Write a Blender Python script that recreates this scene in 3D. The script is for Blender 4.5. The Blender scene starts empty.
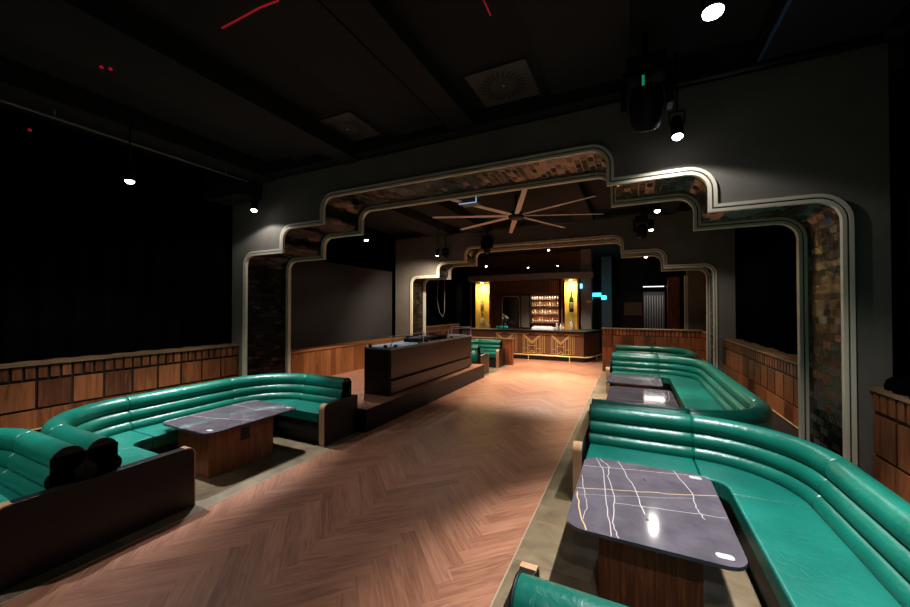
import bpy, bmesh, math, random
from mathutils import Vector, Matrix
from mathutils.geometry import tessellate_polygon
random.seed(7)
PI = math.pi
scene = bpy.context.scene
COL = scene.collection

# ------------------------------------------------------------------ helpers
class MB:
    """collects shapes in world coordinates, builds ONE mesh object"""
    def __init__(self):
        self.bm = bmesh.new()
        self.pl = self.bm.loops.layers.float_color.new('tone')
        self.uv = self.bm.loops.layers.uv.new('UVMap')
    def _paint(self, faces, mi, smooth, tone):
        for f in faces:
            f.material_index = mi; f.smooth = smooth
            if tone is not None:
                for l in f.loops: l[self.pl] = (tone, tone, tone, 1)
    def face(self, pts, mi=0, smooth=False, tone=None, uvs=None):
        f = self.bm.faces.new([self.bm.verts.new(p) for p in pts])
        self._paint([f], mi, smooth, tone)
        if uvs:
            for l, t in zip(f.loops, uvs): l[self.uv].uv = t
        return f
    def box(self, x0, x1, y0, y1, z0, z1, mi=0, tone=None):
        v = [self.bm.verts.new((x, y, z)) for x in (x0, x1) for y in (y0, y1) for z in (z0, z1)]
        q = [(0,1,3,2),(4,6,7,5),(0,4,5,1),(2,3,7,6),(0,2,6,4),(1,5,7,3)]
        self._paint([self.bm.faces.new([v[i] for i in a]) for a in q], mi, False, tone)
    def prism(self, poly, z0, z1, mi=0, tone=None, M=None, smooth=False):
        """poly (a,b) extruded along c from z0 to z1; M maps (a,b,c) to world"""
        f = (lambda a, b, c: Vector((a, b, c))) if M is None else (lambda a, b, c: M @ Vector((a, b, c)))
        lo = [self.bm.verts.new(f(a, b, z0)) for a, b in poly]
        hi = [self.bm.verts.new(f(a, b, z1)) for a, b in poly]
        n = len(poly)
        caps = [self.bm.faces.new(lo[::-1]), self.bm.faces.new(hi)]
        sd = [self.bm.faces.new((lo[i], lo[(i+1) % n], hi[(i+1) % n], hi[i])) for i in range(n)]
        self._paint(caps, mi, False, tone); self._paint(sd, mi, smooth, tone)
    def rings(self, rings, mi=0, cap_mi=None, caps=True, smooth=True, tone=None):
        vs = [[self.bm.verts.new(p) for p in r] for r in rings]
        n = len(vs[0]); fs = []
        for a, b in zip(vs, vs[1:]):
            for i in range(n):
                fs.append(self.bm.faces.new((a[i], a[(i+1) % n], b[(i+1) % n], b[i])))
        self._paint(fs, mi, smooth, tone)
        if caps:
            c = [self.bm.faces.new(vs[0][::-1]), self.bm.faces.new(vs[-1])]
            self._paint(c, mi if cap_mi is None else cap_mi, False, tone)
    def tube(self, pts, r, n=10, radii=None, mi=0, cap_mi=None, up=None, smooth=True):
        pts = [Vector(p) for p in pts]; out = []
        prev = None
        for i, p in enumerate(pts):
            t = (pts[min(i+1, len(pts)-1)] - pts[max(i-1, 0)]).normalized()
            if up is not None: s = t.cross(Vector(up)).normalized()
            else:
                if prev is None:
                    h = Vector((0,0,1)) if abs(t.z) < .9 else Vector((1,0,0)); s = t.cross(h).normalized()
                else: s = (prev - t*prev.dot(t)).normalized()
            prev = s; b = s.cross(t)
            rr = r if radii is None else radii[i]
            out.append([p + (s*math.cos(2*PI*k/n) + b*math.sin(2*PI*k/n))*rr for k in range(n)])
        self.rings(out, mi, cap_mi, True, smooth)
    def cyl(self, p0, p1, r, n=16, r2=None, mi=0, cap_mi=None):
        self.tube([p0, p1], r, n, [r, r if r2 is None else r2], mi, cap_mi)
    def lathe(self, x, y, z, prof, n=14, mi=0, M=None):
        rs = []
        for r, h in prof:
            ring = [Vector((r*math.cos(2*PI*k/n), r*math.sin(2*PI*k/n), h)) for k in range(n)]
            if M is not None: ring = [M @ q for q in ring]
            rs.append([q + Vector((x, y, z)) for q in ring])
        self.rings(rs, mi)
    def build(self, name, mats, parent=None, bevel=0, seg=2, loc=None):
        bmesh.ops.recalc_face_normals(self.bm, faces=self.bm.faces[:])
        org = Vector((0,0,0))
        if loc is not None: org = Vector(loc)
        elif parent is not None: org = world_of(parent)
        for v in self.bm.verts: v.co -= org
        me = bpy.data.meshes.new(name); self.bm.to_mesh(me); self.bm.free()
        if not isinstance(mats, (list, tuple)): mats = [mats]
        for m in mats: me.materials.append(m)
        o = bpy.data.objects.new(name, me); COL.objects.link(o)
        if parent is not None:
            o.parent = parent; o.location = org - world_of(parent)
        else: o.location = org
        if bevel:
            b = o.modifiers.new('bevel', 'BEVEL'); b.width = bevel; b.segments = seg
            b.limit_method = 'ANGLE'; b.angle_limit = math.radians(50); b.harden_normals = False
        return o

def world_of(o):
    p = Vector(o.location)
    while o.parent is not None:
        o = o.parent; p += Vector(o.location)
    return p
def thing(name, label, cat, loc, group=None):
    o = bpy.data.objects.new(name, None); COL.objects.link(o); o.location = loc
    o.empty_display_size = .1
    return tag(o, label, cat, group)
def tag(o, label, cat, group=None):
    o['label'] = label; o['category'] = cat
    if group: o['group'] = group
    return o
def struct(o):
    o['kind'] = 'structure'; return o
def copy_tree(o, loc=None, label=None, parent=None):
    c = o.copy(); COL.objects.link(c)
    if parent is not None: c.parent = parent
    if loc is not None: c.location = loc
    if label: c['label'] = label
    for ch in o.children: copy_tree(ch, parent=c)
    return c

# ------------------------------------------------------------------ materials
def new_mat(name):
    m = bpy.data.materials.new(name); m.use_nodes = True
    nt = m.node_tree; return m, nt, nt.nodes['Principled BSDF']
def node(nt, t, **k):
    n = nt.nodes.new(t)
    for a, b in k.items():
        if a in n.inputs: n.inputs[a].default_value = b
        else: setattr(n, a, b)
    return n
def flat(name, col, rough=.5, metal=0, emit=None, estr=0, spec=.5, alpha=None):
    m, nt, p = new_mat(name)
    tc = node(nt, 'ShaderNodeTexCoord'); nz = node(nt, 'ShaderNodeTexNoise', Scale=9.0, Detail=4.0)
    nt.links.new(tc.outputs['Object'], nz.inputs['Vector'])
    mr = node(nt, 'ShaderNodeMapRange'); mr.inputs['To Min'].default_value = max(rough-.06, .02); mr.inputs['To Max'].default_value = min(rough+.06, 1)
    nt.links.new(nz.outputs['Fac'], mr.inputs['Value']); nt.links.new(mr.outputs['Result'], p.inputs['Roughness'])
    p.inputs['Base Color'].default_value = (*col, 1); p.inputs['Metallic'].default_value = metal
    p.inputs['Specular IOR Level'].default_value = spec
    if emit: p.inputs['Emission Color'].default_value = (*emit, 1); p.inputs['Emission Strength'].default_value = estr
    return m
def ramp(nt, stops):
    r = node(nt, 'ShaderNodeValToRGB'); e = r.color_ramp.elements
    while len(e) < len(stops): e.new(.5)
    for el, (pos, c) in zip(e, stops): el.position = pos; el.color = (*c, 1)
    return r
def wood(name, dark, light, axis='z', rough=.35, scale=1.0, tone=.5, uv=False, spec=.5):
    m, nt, p = new_mat(name); p.inputs['Specular IOR Level'].default_value = spec
    tc = node(nt, 'ShaderNodeTexCoord'); mp = node(nt, 'ShaderNodeMapping')
    s = [14*scale]*3; s['xyz'.index(axis)] = 1.1*scale
    mp.inputs['Scale'].default_value = s
    nt.links.new(tc.outputs['UV' if uv else 'Object'], mp.inputs['Vector'])
    at = node(nt, 'ShaderNodeAttribute', attribute_name='tone')
    off = node(nt, 'ShaderNodeVectorMath', operation='ADD'); sc = node(nt, 'ShaderNodeVectorMath', operation='SCALE'); sc.inputs['Scale'].default_value = 37.0
    nt.links.new(at.outputs['Color'], sc.inputs[0]); nt.links.new(mp.outputs['Vector'], off.inputs[0]); nt.links.new(sc.outputs[0], off.inputs[1])
    nz = node(nt, 'ShaderNodeTexNoise', Scale=1.0, Detail=6.0, Roughness=.6, Distortion=1.2)
    nt.links.new(off.outputs[0], nz.inputs['Vector'])
    mul = node(nt, 'ShaderNodeMath', operation='MULTIPLY_ADD'); mul.inputs[1].default_value = tone; 
    nt.links.new(at.outputs['Fac'], mul.inputs[0]); nt.links.new(nz.outputs['Fac'], mul.inputs[2])
    mul2 = node(nt, 'ShaderNodeMath', operation='SUBTRACT'); mul2.inputs[1].default_value = tone*.5
    nt.links.new(mul.outputs[0], mul2.inputs[0])
    r = ramp(nt, [(.3, dark), (.72, light)])
    nt.links.new(mul2.outputs[0], r.inputs['Fac']); nt.links.new(r.outputs['Color'], p.inputs['Base Color'])
    mr = node(nt, 'ShaderNodeMapRange'); mr.inputs['To Min'].default_value = rough-.06; mr.inputs['To Max'].default_value = rough+.1
    nt.links.new(nz.outputs['Fac'], mr.inputs['Value']); nt.links.new(mr.outputs['Result'], p.inputs['Roughness'])
    bp = node(nt, 'ShaderNodeBump', Strength=.08, Distance=.01)
    nt.links.new(nz.outputs['Fac'], bp.inputs['Height']); nt.links.new(bp.outputs['Normal'], p.inputs['Normal'])
    return m
def leather(name, c0, c1, rough=.3):
    m, nt, p = new_mat(name)
    tc = node(nt, 'ShaderNodeTexCoord')
    big = node(nt, 'ShaderNodeTexNoise', Scale=3.0, Detail=3.0)
    wr = node(nt, 'ShaderNodeTexNoise', Scale=14.0, Detail=5.0, Distortion=1.5)
    fine = node(nt, 'ShaderNodeTexVoronoi', Scale=260.0)
    for n in (big, wr, fine): nt.links.new(tc.outputs['Object'], n.inputs['Vector'])
    r = ramp(nt, [(.3, c0), (.7, c1)])
    nt.links.new(big.outputs['Fac'], r.inputs['Fac']); nt.links.new(r.outputs['Color'], p.inputs['Base Color'])
    b1 = node(nt, 'ShaderNodeBump', Strength=.20, Distance=.02); b2 = node(nt, 'ShaderNodeBump', Strength=.08, Distance=.002)
    nt.links.new(wr.outputs['Fac'], b1.inputs['Height']); nt.links.new(fine.outputs['Distance'], b2.inputs['Height'])
    nt.links.new(b1.outputs['Normal'], b2.inputs['Normal']); nt.links.new(b2.outputs['Normal'], p.inputs['Normal'])
    mr = node(nt, 'ShaderNodeMapRange'); mr.inputs['To Min'].default_value = rough-.08; mr.inputs['To Max'].default_value = rough+.12
    nt.links.new(wr.outputs['Fac'], mr.inputs['Value']); nt.links.new(mr.outputs['Result'], p.inputs['Roughness'])
    return m
def plaster(name, c0, c1):
    m, nt, p = new_mat(name)
    tc = node(nt, 'ShaderNodeTexCoord'); nz = node(nt, 'ShaderNodeTexNoise', Scale=2.5, Detail=8.0, Roughness=.65)
    nt.links.new(tc.outputs['Object'], nz.inputs['Vector'])
    r = ramp(nt, [(.3, c0), (.7, c1)]); nt.links.new(nz.outputs['Fac'], r.inputs['Fac'])
    nt.links.new(r.outputs['Color'], p.inputs['Base Color']); p.inputs['Roughness'].default_value = .85
    bp = node(nt, 'ShaderNodeBump', Strength=.1, Distance=.01); nt.links.new(nz.outputs['Fac'], bp.inputs['Height']); nt.links.new(bp.outputs['Normal'], p.inputs['Normal'])
    return m
def stone_tiles(name):
    m, nt, p = new_mat(name)
    tc = node(nt, 'ShaderNodeTexCoord'); mp = node(nt, 'ShaderNodeMapping')
    mp.inputs['Location'].default_value = (.22, .3, 0)
    br = node(nt, 'ShaderNodeTexBrick'); br.offset = 0; br.inputs['Scale'].default_value = 1.0
    br.inputs['Brick Width'].default_value = .6; br.inputs['Row Height'].default_value = .6; br.inputs['Mortar Size'].default_value = .003
    br.inputs['Color1'].default_value = (.6,.6,.6,1); br.inputs['Color2'].default_value = (1.1,1.1,1.1,1); br.inputs['Mortar'].default_value = (.3,.3,.3,1)
    nz = node(nt, 'ShaderNodeTexNoise', Scale=3.2, Detail=7.0, Roughness=.6, Distortion=.8)
    nt.links.new(tc.outputs['Object'], mp.inputs['Vector']); nt.links.new(mp.outputs['Vector'], br.inputs['Vector']); nt.links.new(tc.outputs['Object'], nz.inputs['Vector'])
    r = ramp(nt, [(.3, (.098,.066,.034)), (.7, (.235,.167,.090))]); nt.links.new(nz.outputs['Fac'], r.inputs['Fac'])
    mx = node(nt, 'ShaderNodeMix', data_type='RGBA', blend_type='MULTIPLY'); mx.inputs['Factor'].default_value = .8
    nt.links.new(r.outputs['Color'], mx.inputs['A']); nt.links.new(br.outputs['Color'], mx.inputs['B'])
    nt.links.new(mx.outputs['Result'], p.inputs['Base Color']); p.inputs['Roughness'].default_value = .5
    return m
def mosaic(name, col0, col1, w=.12, h=.07, rough=.22, tilt=.55):
    """glossy glazed tiles, each set at a slightly different tilt (uses UV in metres)"""
    m, nt, p = new_mat(name)
    tc = node(nt, 'ShaderNodeTexCoord')
    br = node(nt, 'ShaderNodeTexBrick'); br.inputs['Scale'].default_value = 1.0; br.inputs['Brick Width'].default_value = w; br.inputs['Row Height'].default_value = h
    br.inputs['Mortar Size'].default_value = .007; br.inputs['Color1'].default_value = (0,0,0,1); br.inputs['Color2'].default_value = (1,1,1,1); br.inputs['Mortar'].default_value = (.5,.5,.5,1)
    nt.links.new(tc.outputs['UV'], br.inputs['Vector'])
    nz = node(nt, 'ShaderNodeTexNoise', Scale=24.0, Detail=4.0, Distortion=1.0); nt.links.new(tc.outputs['UV'], nz.inputs['Vector'])
    wn = node(nt, 'ShaderNodeTexWhiteNoise', noise_dimensions='1D'); nt.links.new(br.outputs['Color'], wn.inputs['W'])
    r = ramp(nt, [(0, col0), (1, col1)]); nt.links.new(wn.outputs['Value'], r.inputs['Fac'])
    mx = node(nt, 'ShaderNodeMix', data_type='RGBA'); mx.inputs['B'].default_value = (.006,.004,.003,1)
    nt.links.new(br.outputs['Fac'], mx.inputs['Factor']); nt.links.new(r.outputs['Color'], mx.inputs['A']); nt.links.new(mx.outputs['Result'], p.inputs['Base Color'])
    geo = node(nt, 'ShaderNodeNewGeometry')
    sb = node(nt, 'ShaderNodeVectorMath', operation='SUBTRACT'); sb.inputs[1].default_value = (.5,.5,.5); nt.links.new(wn.outputs['Color'], sb.inputs[0])
    sc = node(nt, 'ShaderNodeVectorMath', operation='SCALE'); sc.inputs['Scale'].default_value = tilt*.3; nt.links.new(sb.outputs[0], sc.inputs[0])
    bp = node(nt, 'ShaderNodeBump', Strength=.5, Distance=.01); nt.links.new(nz.outputs['Fac'], bp.inputs['Height'])
    ad = node(nt, 'ShaderNodeVectorMath', operation='ADD'); nt.links.new(bp.outputs['Normal'], ad.inputs[0]); nt.links.new(sc.outputs[0], ad.inputs[1])
    nm = node(nt, 'ShaderNodeVectorMath', operation='NORMALIZE'); nt.links.new(ad.outputs[0], nm.inputs[0]); nt.links.new(nm.outputs[0], p.inputs['Normal'])
    p.inputs['Metallic'].default_value = .5; p.inputs['Roughness'].default_value = rough
    return m
def marble(name):
    m, nt, p = new_mat(name)
    tc = node(nt, 'ShaderNodeTexCoord'); nz = node(nt, 'ShaderNodeTexNoise', Scale=5.0, Detail=8.0, Roughness=.6)
    nt.links.new(tc.outputs['Object'], nz.inputs['Vector'])
    r = ramp(nt, [(.3, (.062,.053,.062)), (.75, (.115,.098,.114))]); nt.links.new(nz.outputs['Fac'], r.inputs['Fac'])
    nt.links.new(r.outputs['Color'], p.inputs['Base Color']); p.inputs['Roughness'].default_value = .08
    return m
def glass(name, tint=(.9,.95,1), mix=.12):
    m, nt, p = new_mat(name)
    nt.nodes.remove(p)
    out = nt.nodes['Material Output']
    t = node(nt, 'ShaderNodeBsdfTransparent'); t.inputs['Color'].default_value = (*tint, 1)
    g = node(nt, 'ShaderNodeBsdfGlossy'); g.inputs['Roughness'].default_value = .03
    lw = node(nt, 'ShaderNodeLayerWeight', Blend=.5); pw = node(nt, 'ShaderNodeMath', operation='POWER'); pw.inputs[1].default_value = 5; nt.links.new(lw.outputs['Facing'], pw.inputs[0]); fr = node(nt, 'ShaderNodeMath', operation='MULTIPLY_ADD'); fr.inputs[1].default_value = .5; fr.inputs[2].default_value = .03; nt.links.new(pw.outputs[0], fr.inputs[0])
    mx = node(nt, 'ShaderNodeMixShader'); nt.links.new(fr.outputs[0], mx.inputs['Fac']); nt.links.new(t.outputs[0], mx.inputs[1]); nt.links.new(g.outputs[0], mx.inputs[2])
    nt.links.new(mx.outputs[0], out.inputs['Surface'])
    return m

M = {}
M['leather'] = leather('green_leather', (.002,.105,.070), (.004,.150,.102))
M['leather_seat'] = leather('green_leather_seat', (.002,.108,.078), (.005,.150,.110), .34)
M['walnut'] = wood('walnut_panel', (.085,.021,.006), (.33,.096,.029), 'z', .36, 1.6, .35)
M['walnut_y'] = wood('walnut_cap', (.15,.075,.035), (.34,.19,.095), 'y', .35, 1.6, .3)
M['oak'] = wood('pale_wood_edge', (.30,.155,.075), (.55,.32,.17), 'z', .35, 1.5, .3)
M['orange_wood'] = wood('orange_wood_boards', (.22,.065,.018), (.42,.15,.048), 'z', .38, 1.0, .45)
M['floor_wood'] = wood('herringbone_oak', (.215,.084,.045), (.42,.186,.107), 'x', .46, 2.0, .18, uv=True, spec=.3)
M['dark_panel'] = wood('dark_stained_panel', (.003,.0017,.0014), (.008,.0046,.0036), 'y', .33, 1.5, .2)
M['dj_laminate'] = wood('dark_brown_laminate', (.008,.0042,.0028), (.016,.009,.006), 'y', .36, 1.2, .2, spec=.35)
M['stage_side'] = wood('black_brown_laminate', (.002,.0014,.001), (.005,.0034,.0025), 'y', .45, 1.2, .2, spec=.2)
M['bar_wood'] = wood('bar_walnut', (.06,.022,.010), (.16,.066,.030), 'z', .3, 1.5, .3)
M['plinth_brown'] = flat('brown_plinth', (.055,.035,.028), .5)
M['black'] = flat('matt_black', (.007,.007,.008), .55)
M['blackgloss'] = flat('black_satin_metal', (.0012,.0012,.0015), .6, spec=.2)
M['groove'] = flat('black_frame', (.008,.006,.005), .6)
M['ceiling'] = plaster('black_ceiling', (.004,.0036,.0034), (.007,.0062,.0056))
M['ceiling_board'] = plaster('brown_black_ceiling_board', (.009,.0075,.0065), (.013,.011,.0095))
M['plaster'] = plaster('grey_beige_plaster', (.145,.124,.098), (.195,.168,.135))
M['charcoal'] = plaster('charcoal_screen', (.020,.017,.016), (.026,.023,.021))
M['trim'] = flat('pale_bronze_trim', (.74,.65,.49), .42)
M['trim_gap'] = flat('trim_groove', (.05,.042,.03), .6)
M['floor_trim'] = flat('bronze_floor_trim', (.34,.27,.17), .4)
M['tile'] = stone_tiles('olive_stone_tile')
M['mosaic'] = mosaic('bronze_glazed_brick', (.010,.007,.005), (.036,.026,.019), .15, .075, .15, 1.1)
M['marble'] = marble('dark_marble')
M['vein'] = flat('pale_vein', (.46,.39,.37), .2)
M['vein_gold'] = flat('gold_vein', (.55,.36,.17), .25)
M['silver'] = flat('brushed_silver', (.75,.75,.75), .3, .6)
M['brass'] = flat('brass_inlay', (.95,.66,.26), .4, .4)
M['curtain'] = flat('black_curtain', (.0016,.0018,.0026), .98, spec=0)
M['glass'] = glass('clear_glass')
M['edge'] = flat('polished_glass_edge', (.62,.66,.66), .25)
M['dj_top'] = flat('grey_booth_top', (.25,.27,.30), .28)
M['fan_blade'] = flat('brushed_fan_blade', (.80,.68,.64), .4, .1)
M['white'] = flat('white_plastic', (.7,.7,.72), .4)
M['grille'] = flat('grey_diffuser', (.075,.062,.055), .6)
M['grey'] = flat('grey_metal', (.16,.15,.15), .45)
M['column'] = plaster('grey_column', (.20,.18,.16), (.27,.245,.22))
M['gold'] = plaster('gold_leaf', (.60,.36,.05), (.85,.55,.12))
M['mirror'] = flat('dark_mirror', (.10,.10,.11), .12, .8)
M['lens'] = flat('lamp_lens', (.9,.9,.9), .3, emit=(.92,.96,1), estr=14)
M['lens_warm'] = flat('warm_lamp_lens', (.9,.9,.9), .3, emit=(1,.88,.72), estr=16)
M['linear'] = flat('linear_lamp_face', (.9,.9,.9), .3, emit=(1,.95,.88), estr=1.6)
M['cyan'] = flat('cyan_neon', (.05,.4,.5), .4, emit=(.05,.62,.80), estr=1.6)
M['exit'] = flat('lit_sign_face', (.3,.6,.7), .4, emit=(.22,.72,.95), estr=1.3)
M['red'] = flat('red_glow', (.3,.01,.02), .4, emit=(1,.02,.05), estr=.13)
M['green_led'] = flat('green_indicator', (.02,.3,.15), .4, emit=(.02,.5,.28), estr=.2)
M['blue_edge'] = flat('painted_blue_light_edge', (.10,.22,.50), .35, .6)  # blue light catching the duct edge, put into the metal's colour
M['blue_glow'] = flat('pale_blue_glowing_edge', (.3,.4,.6), .4, emit=(.35,.55,.95), estr=.5)
M['teal_glass'] = flat('teal_glass', (.02,.35,.28), .15)
M['bottle_amber'] = flat('amber_bottle', (.42,.16,.04), .12)
M['bottle_clear'] = flat('clear_bottle', (.62,.58,.50), .12)
M['bottle_brown'] = flat('brown_bottle', (.14,.045,.02), .12)
M['bottle_gold'] = flat('gold_bottle', (.80,.58,.22), .2)
M['bottle_green'] = flat('dark_green_bottle', (.03,.05,.02), .12)
M['cream_label'] = flat('cream_label', (.6,.55,.45), .6)
M['purple'] = flat('plum_device_face', (.10,.045,.07), .3)
M['petal'] = flat('cream_petal', (.5,.45,.38), .6)
M['leaf'] = flat('dark_leaf', (.02,.06,.03), .5)

XA = -2.212
XC = -2.23          # centre line of the hall
XR, XL = 1.75, -6.2  # faces of the side wall panelling
ZC = 4.22           # ceiling

# ------------------------------------------------------------------ floor
b = MB()
b.face([(-8,-3,0),(4,-3,0),(4,20,0),(-8,20,0)], 0)
def clip(poly, x0, x1, y0, y1):
    for ax, lim, sg in ((0,x0,1),(0,x1,-1),(1,y0,1),(1,y1,-1)):
        out = []
        for i in range(len(poly)):
            p, q = poly[i], poly[(i+1) % len(poly)]
            dp, dq = sg*(p[ax]-lim), sg*(q[ax]-lim)
            if dp >= 0: out.append(p)
            if dp*dq < 0:
                t = dp/(dp-dq); out.append(tuple(p[k]+(q[k]-p[k])*t for k in range(4)))
        poly = out
        if len(poly) < 3: return []
    return poly
def herringbone(mb, x0, x1, y0, y1, z, mi, L=.78, W=.13):
    c = math.sqrt(.5)
    R = lambda a, e: ((a-e)*c + (x0+x1)/2, (a+e)*c + y0)
    n = int((y1-y0 + (x1-x0))/W) + 20
    rnd = random.Random(3)
    k = int(L/W)
    for i in range(-n, n):
        for j in range(-n, n):
            # herringbone lattice: steps (W,W) and (L,-L)
            ox, oy = i*W + j*L, i*W - j*L
            px, py = R(ox, oy)
            if px < x0-1 or px > x1+1 or py < y0-1 or py > y1+1: continue
            for (a0,a1,e0,e1,hor) in ((ox,ox+L,oy,oy+W,True),(ox,ox+W,oy+W,oy+W+L,False)):
                pts = []
                for a, e in ((a0,e0),(a1,e0),(a1,e1),(a0,e1)):
                    X, Y = R(a, e)
                    u, v = ((a-a0),(e-e0)) if hor else ((e-e0),(a-a0))
                    pts.append((X, Y, u, v))
                pts = clip(pts, x0, x1, y0, y1)
                if len(pts) < 3: continue
                t = rnd.random(); o1 = rnd.random()*9
                mb.face([(p[0],p[1],z) for p in pts], mi, tone=t, uvs=[(p[2]+o1,p[3]) for p in pts])
herringbone(b, -3.64, -.82, -1.0, 11.86, .003, 1)
herringbone(b, -6.2, 3.0, 11.86, 18.0, .003, 1)
struct(b.build('floor', [M['tile'], M['floor_wood']]))
b = MB(); b.box(-3.650,-3.638,-1,4.43,0,.006); b.box(-3.650,-3.638,9.39,11.86,0,.006); struct(b.build('trim_1', M['floor_trim']))
b = MB(); b.box(-.821,-.811,-1,11.86,0,.006); struct(b.build('trim_2', M['floor_trim']))

# ------------------------------------------------------------------ ceiling
b = MB()
b.box(-8,4,-3,20,ZC,ZC+.1,0)
for x0, x1, z in ((-2.75,-2.05,4.14),(-4.6,-3.9,4.14),(-.75,.0,4.16)):
    b.box(x0,x1,-3,4.0,z,ZC,1)
for x0, x1, z in ((-3.75,-3.45,3.98),(-5.55,-5.2,3.98),(-1.95,-1.65,4.05)):
    b.box(x0,x1,-3,4.05,z,ZC,0)
b.box(-6.8,2.2,3.92,4.08,4.03,ZC,0)
b.box(-6.8,-5.6,3.7,4.1,3.72,ZC,0)
for x0, x1 in ((-5.3,-4.6),(-4.0,-3.5),(-1.2,-.8),(.5,.9)):
    b.box(x0,x1,5.2,9.6,4.0,ZC,0)
struct(b.build('ceiling', [M['ceiling'], M['ceiling_board']]))

# ------------------------------------------------------------------ side walls
def dado(name, x, y0, y1, side, long_small=True):
    """wood wainscot: row of small panels over tall panels over plain boards over a plinth. side=+1 right wall"""
    s = side; mb = MB()
    def bx(d0, d1, ya, yb, z0, z1, mi, tone=None):
        a, c = x - s*d0, x - s*d1
        mb.box(min(a,c), max(a,c), ya, yb, z0, z1, mi, tone)
    bx(-.16, .0, y0, y1, 0, 1.24, 2)
    bx(-.30, .035, y0, y1, 1.24, 1.27, 1, .5)
    P = .305; n = max(1, round((y1-y0)/P)); P = (y1-y0)/n
    for i in range(n):
        ya = y0 + i*P
        for k in range(3):
            bx(0, .018, ya+k*P/3+.013, ya+(k+1)*P/3-.013, 1.09, 1.225, 0, random.random())
        bx(0, .018, ya+.013, ya+P-.013, .75, 1.055, 0, random.random())
        bx(0, .018, ya, ya+P, .51, .722, 0, random.random())
    bx(0, .022, y0, y1, .498, .512, 4)
    bx(0, .01, y0, y1, 0, .498, 3)
    return struct(mb.build(name, [M['walnut'], M['walnut_y'], M['groove'], M['plinth_brown'], M['brass']]))
dado('wall_left_panelling', XL, -2.8, 4.1, -1)
dado('wall_left_panelling', XL, 10.2, 13.2, -1)
dado('wall_right_panelling', XR, -2.8, 4.1, 1)
dado('wall_right_panelling', XR, 5.06, 9.43, 1)
dado('wall_right_panelling', XR, 10.2, 11.86, 1)
b = MB(); b.box(-6.95,-6.8,-3,20,0,ZC); struct(b.build('wall_left', M['curtain']))
b = MB(); b.box(3.0,3.15,-3,20,0,ZC); struct(b.build('wall_right', M['curtain']))
b = MB(); b.box(-7,3.15,19.5,19.65,0,ZC); struct(b.build('wall_back', M['black']))
# boarded wall and charcoal screen behind the stage
b = MB()
y = 5.06
while y < 9.42:
    w = min(.155, 9.43-y); b.box(XL-.05, XL, y+.002, y+w-.002, 0, .975, 0, random.random()); y += w
b.box(XL-.55, XL+.01, 5.06, 9.43, .975, .99, 0, .5)
b.box(XL-.60, XL-.55, 5.06, 9.43, 0, 3.03, 1)
struct(b.build('wall_left_stage', [M['orange_wood'], M['charcoal']]))

# ------------------------------------------------------------------ stepped arches
def arch_path(off, r=.24, nseg=7):
    hw = [3.852-off, 2.935-off, 2.055-off]; z = [2.865-off, 3.245-off, 3.635-off]
    rr = max(r-off, .05)
    left = [(-hw[0], 0.0)]
    def corner(cx, cz):                                  # convex corner from vertical to horizontal
        for k in range(nseg+1):
            a = PI - PI/2*k/nseg
            left.append((cx + rr + rr*math.cos(a), cz - rr + rr*math.sin(a)))
    corner(-hw[0], z[0]); left.append((-hw[1], z[0]))
    corner(-hw[1], z[1]); left.append((-hw[2], z[1]))
    corner(-hw[2], z[2])
    right = [(-x, zz) for x, zz in left[::-1]]
    return left + right
def arch(name, y0, y1, xl, xr, top=4.03):
    P = [(x+XA, z) for x, z in arch_path(0)]
    mb = MB()
    outer = [(xl, 0), (xl, top), (xr, top), (xr, 0)]
    loop = outer + P[::-1]
    loop = [p for i, p in enumerate(loop) if math.dist(p, loop[i-1]) > 1e-5]
    for yy in (y0, y1):
        for tri in tessellate_polygon([[Vector((x, z, 0)) for x, z in loop]]):
            mb.face([(loop[i][0], yy, loop[i][1]) for i in tri])
    for a, c in zip(loop, loop[1:]+loop[:1]):
        if math.dist(a, c) > 1e-6: mb.face([(a[0],y0,a[1]),(c[0],y0,c[1]),(c[0],y1,c[1]),(a[0],y1,a[1])])
    bmesh.ops.remove_doubles(mb.bm, verts=mb.bm.verts[:], dist=1e-5)
    w = struct(mb.build(name, M['plaster']))
    # tiled lining of the opening
    mb = MB(); I = [(x+XA, z) for x, z in arch_path(.005)]; d = 0
    for a, c, A, Cc in zip(I, I[1:], P, P[1:]):
        L = math.dist(a, c)
        fs = mb.face([(a[0],y0,a[1]),(a[0],y1,a[1]),(c[0],y1,c[1]),(c[0],y0,c[1])], 0, True, uvs=[(0,d),(y1-y0,d),(y1-y0,d+L),(0,d+L)])
        d += L
    bmesh.ops.remove_doubles(mb.bm, verts=mb.bm.verts[:], dist=1e-5)
    lin = mb.build('reveal_tiling', M['mosaic'], w)
    for f in lin.data.polygons: f.use_smooth = True
    # ribbed trim front and back
    for ya, yb in ((y0-.028, y0+.015), (y1-.04, y1+.028)):
        mb = MB()
        for o0, o1, mi, dy in ((0,.028,0,0),(.028,.043,1,.014),(.043,.071,0,0)):
            A = [(x+XA,z) for x,z in arch_path(o0)]; B = [(x+XA,z) for x,z in arch_path(o1)]
            p, q = (ya+dy, yb) if ya < y0 else (ya+dy, yb-dy)
            rings = [[(a[0],p,a[1]),(c[0],p,c[1]),(c[0],q,c[1]),(a[0],q,a[1])] for a, c in zip(A, B)]
            mb.rings(rings, mi, smooth=False)
        mb.build('trim_frame', [M['trim'], M['trim_gap']], w)
    return w
arch('wall_front_arch', 4.118, 5.00, -6.40, 1.86)
arch('wall_rear_arch', 9.43, 10.2, -6.62, 1.98)

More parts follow.
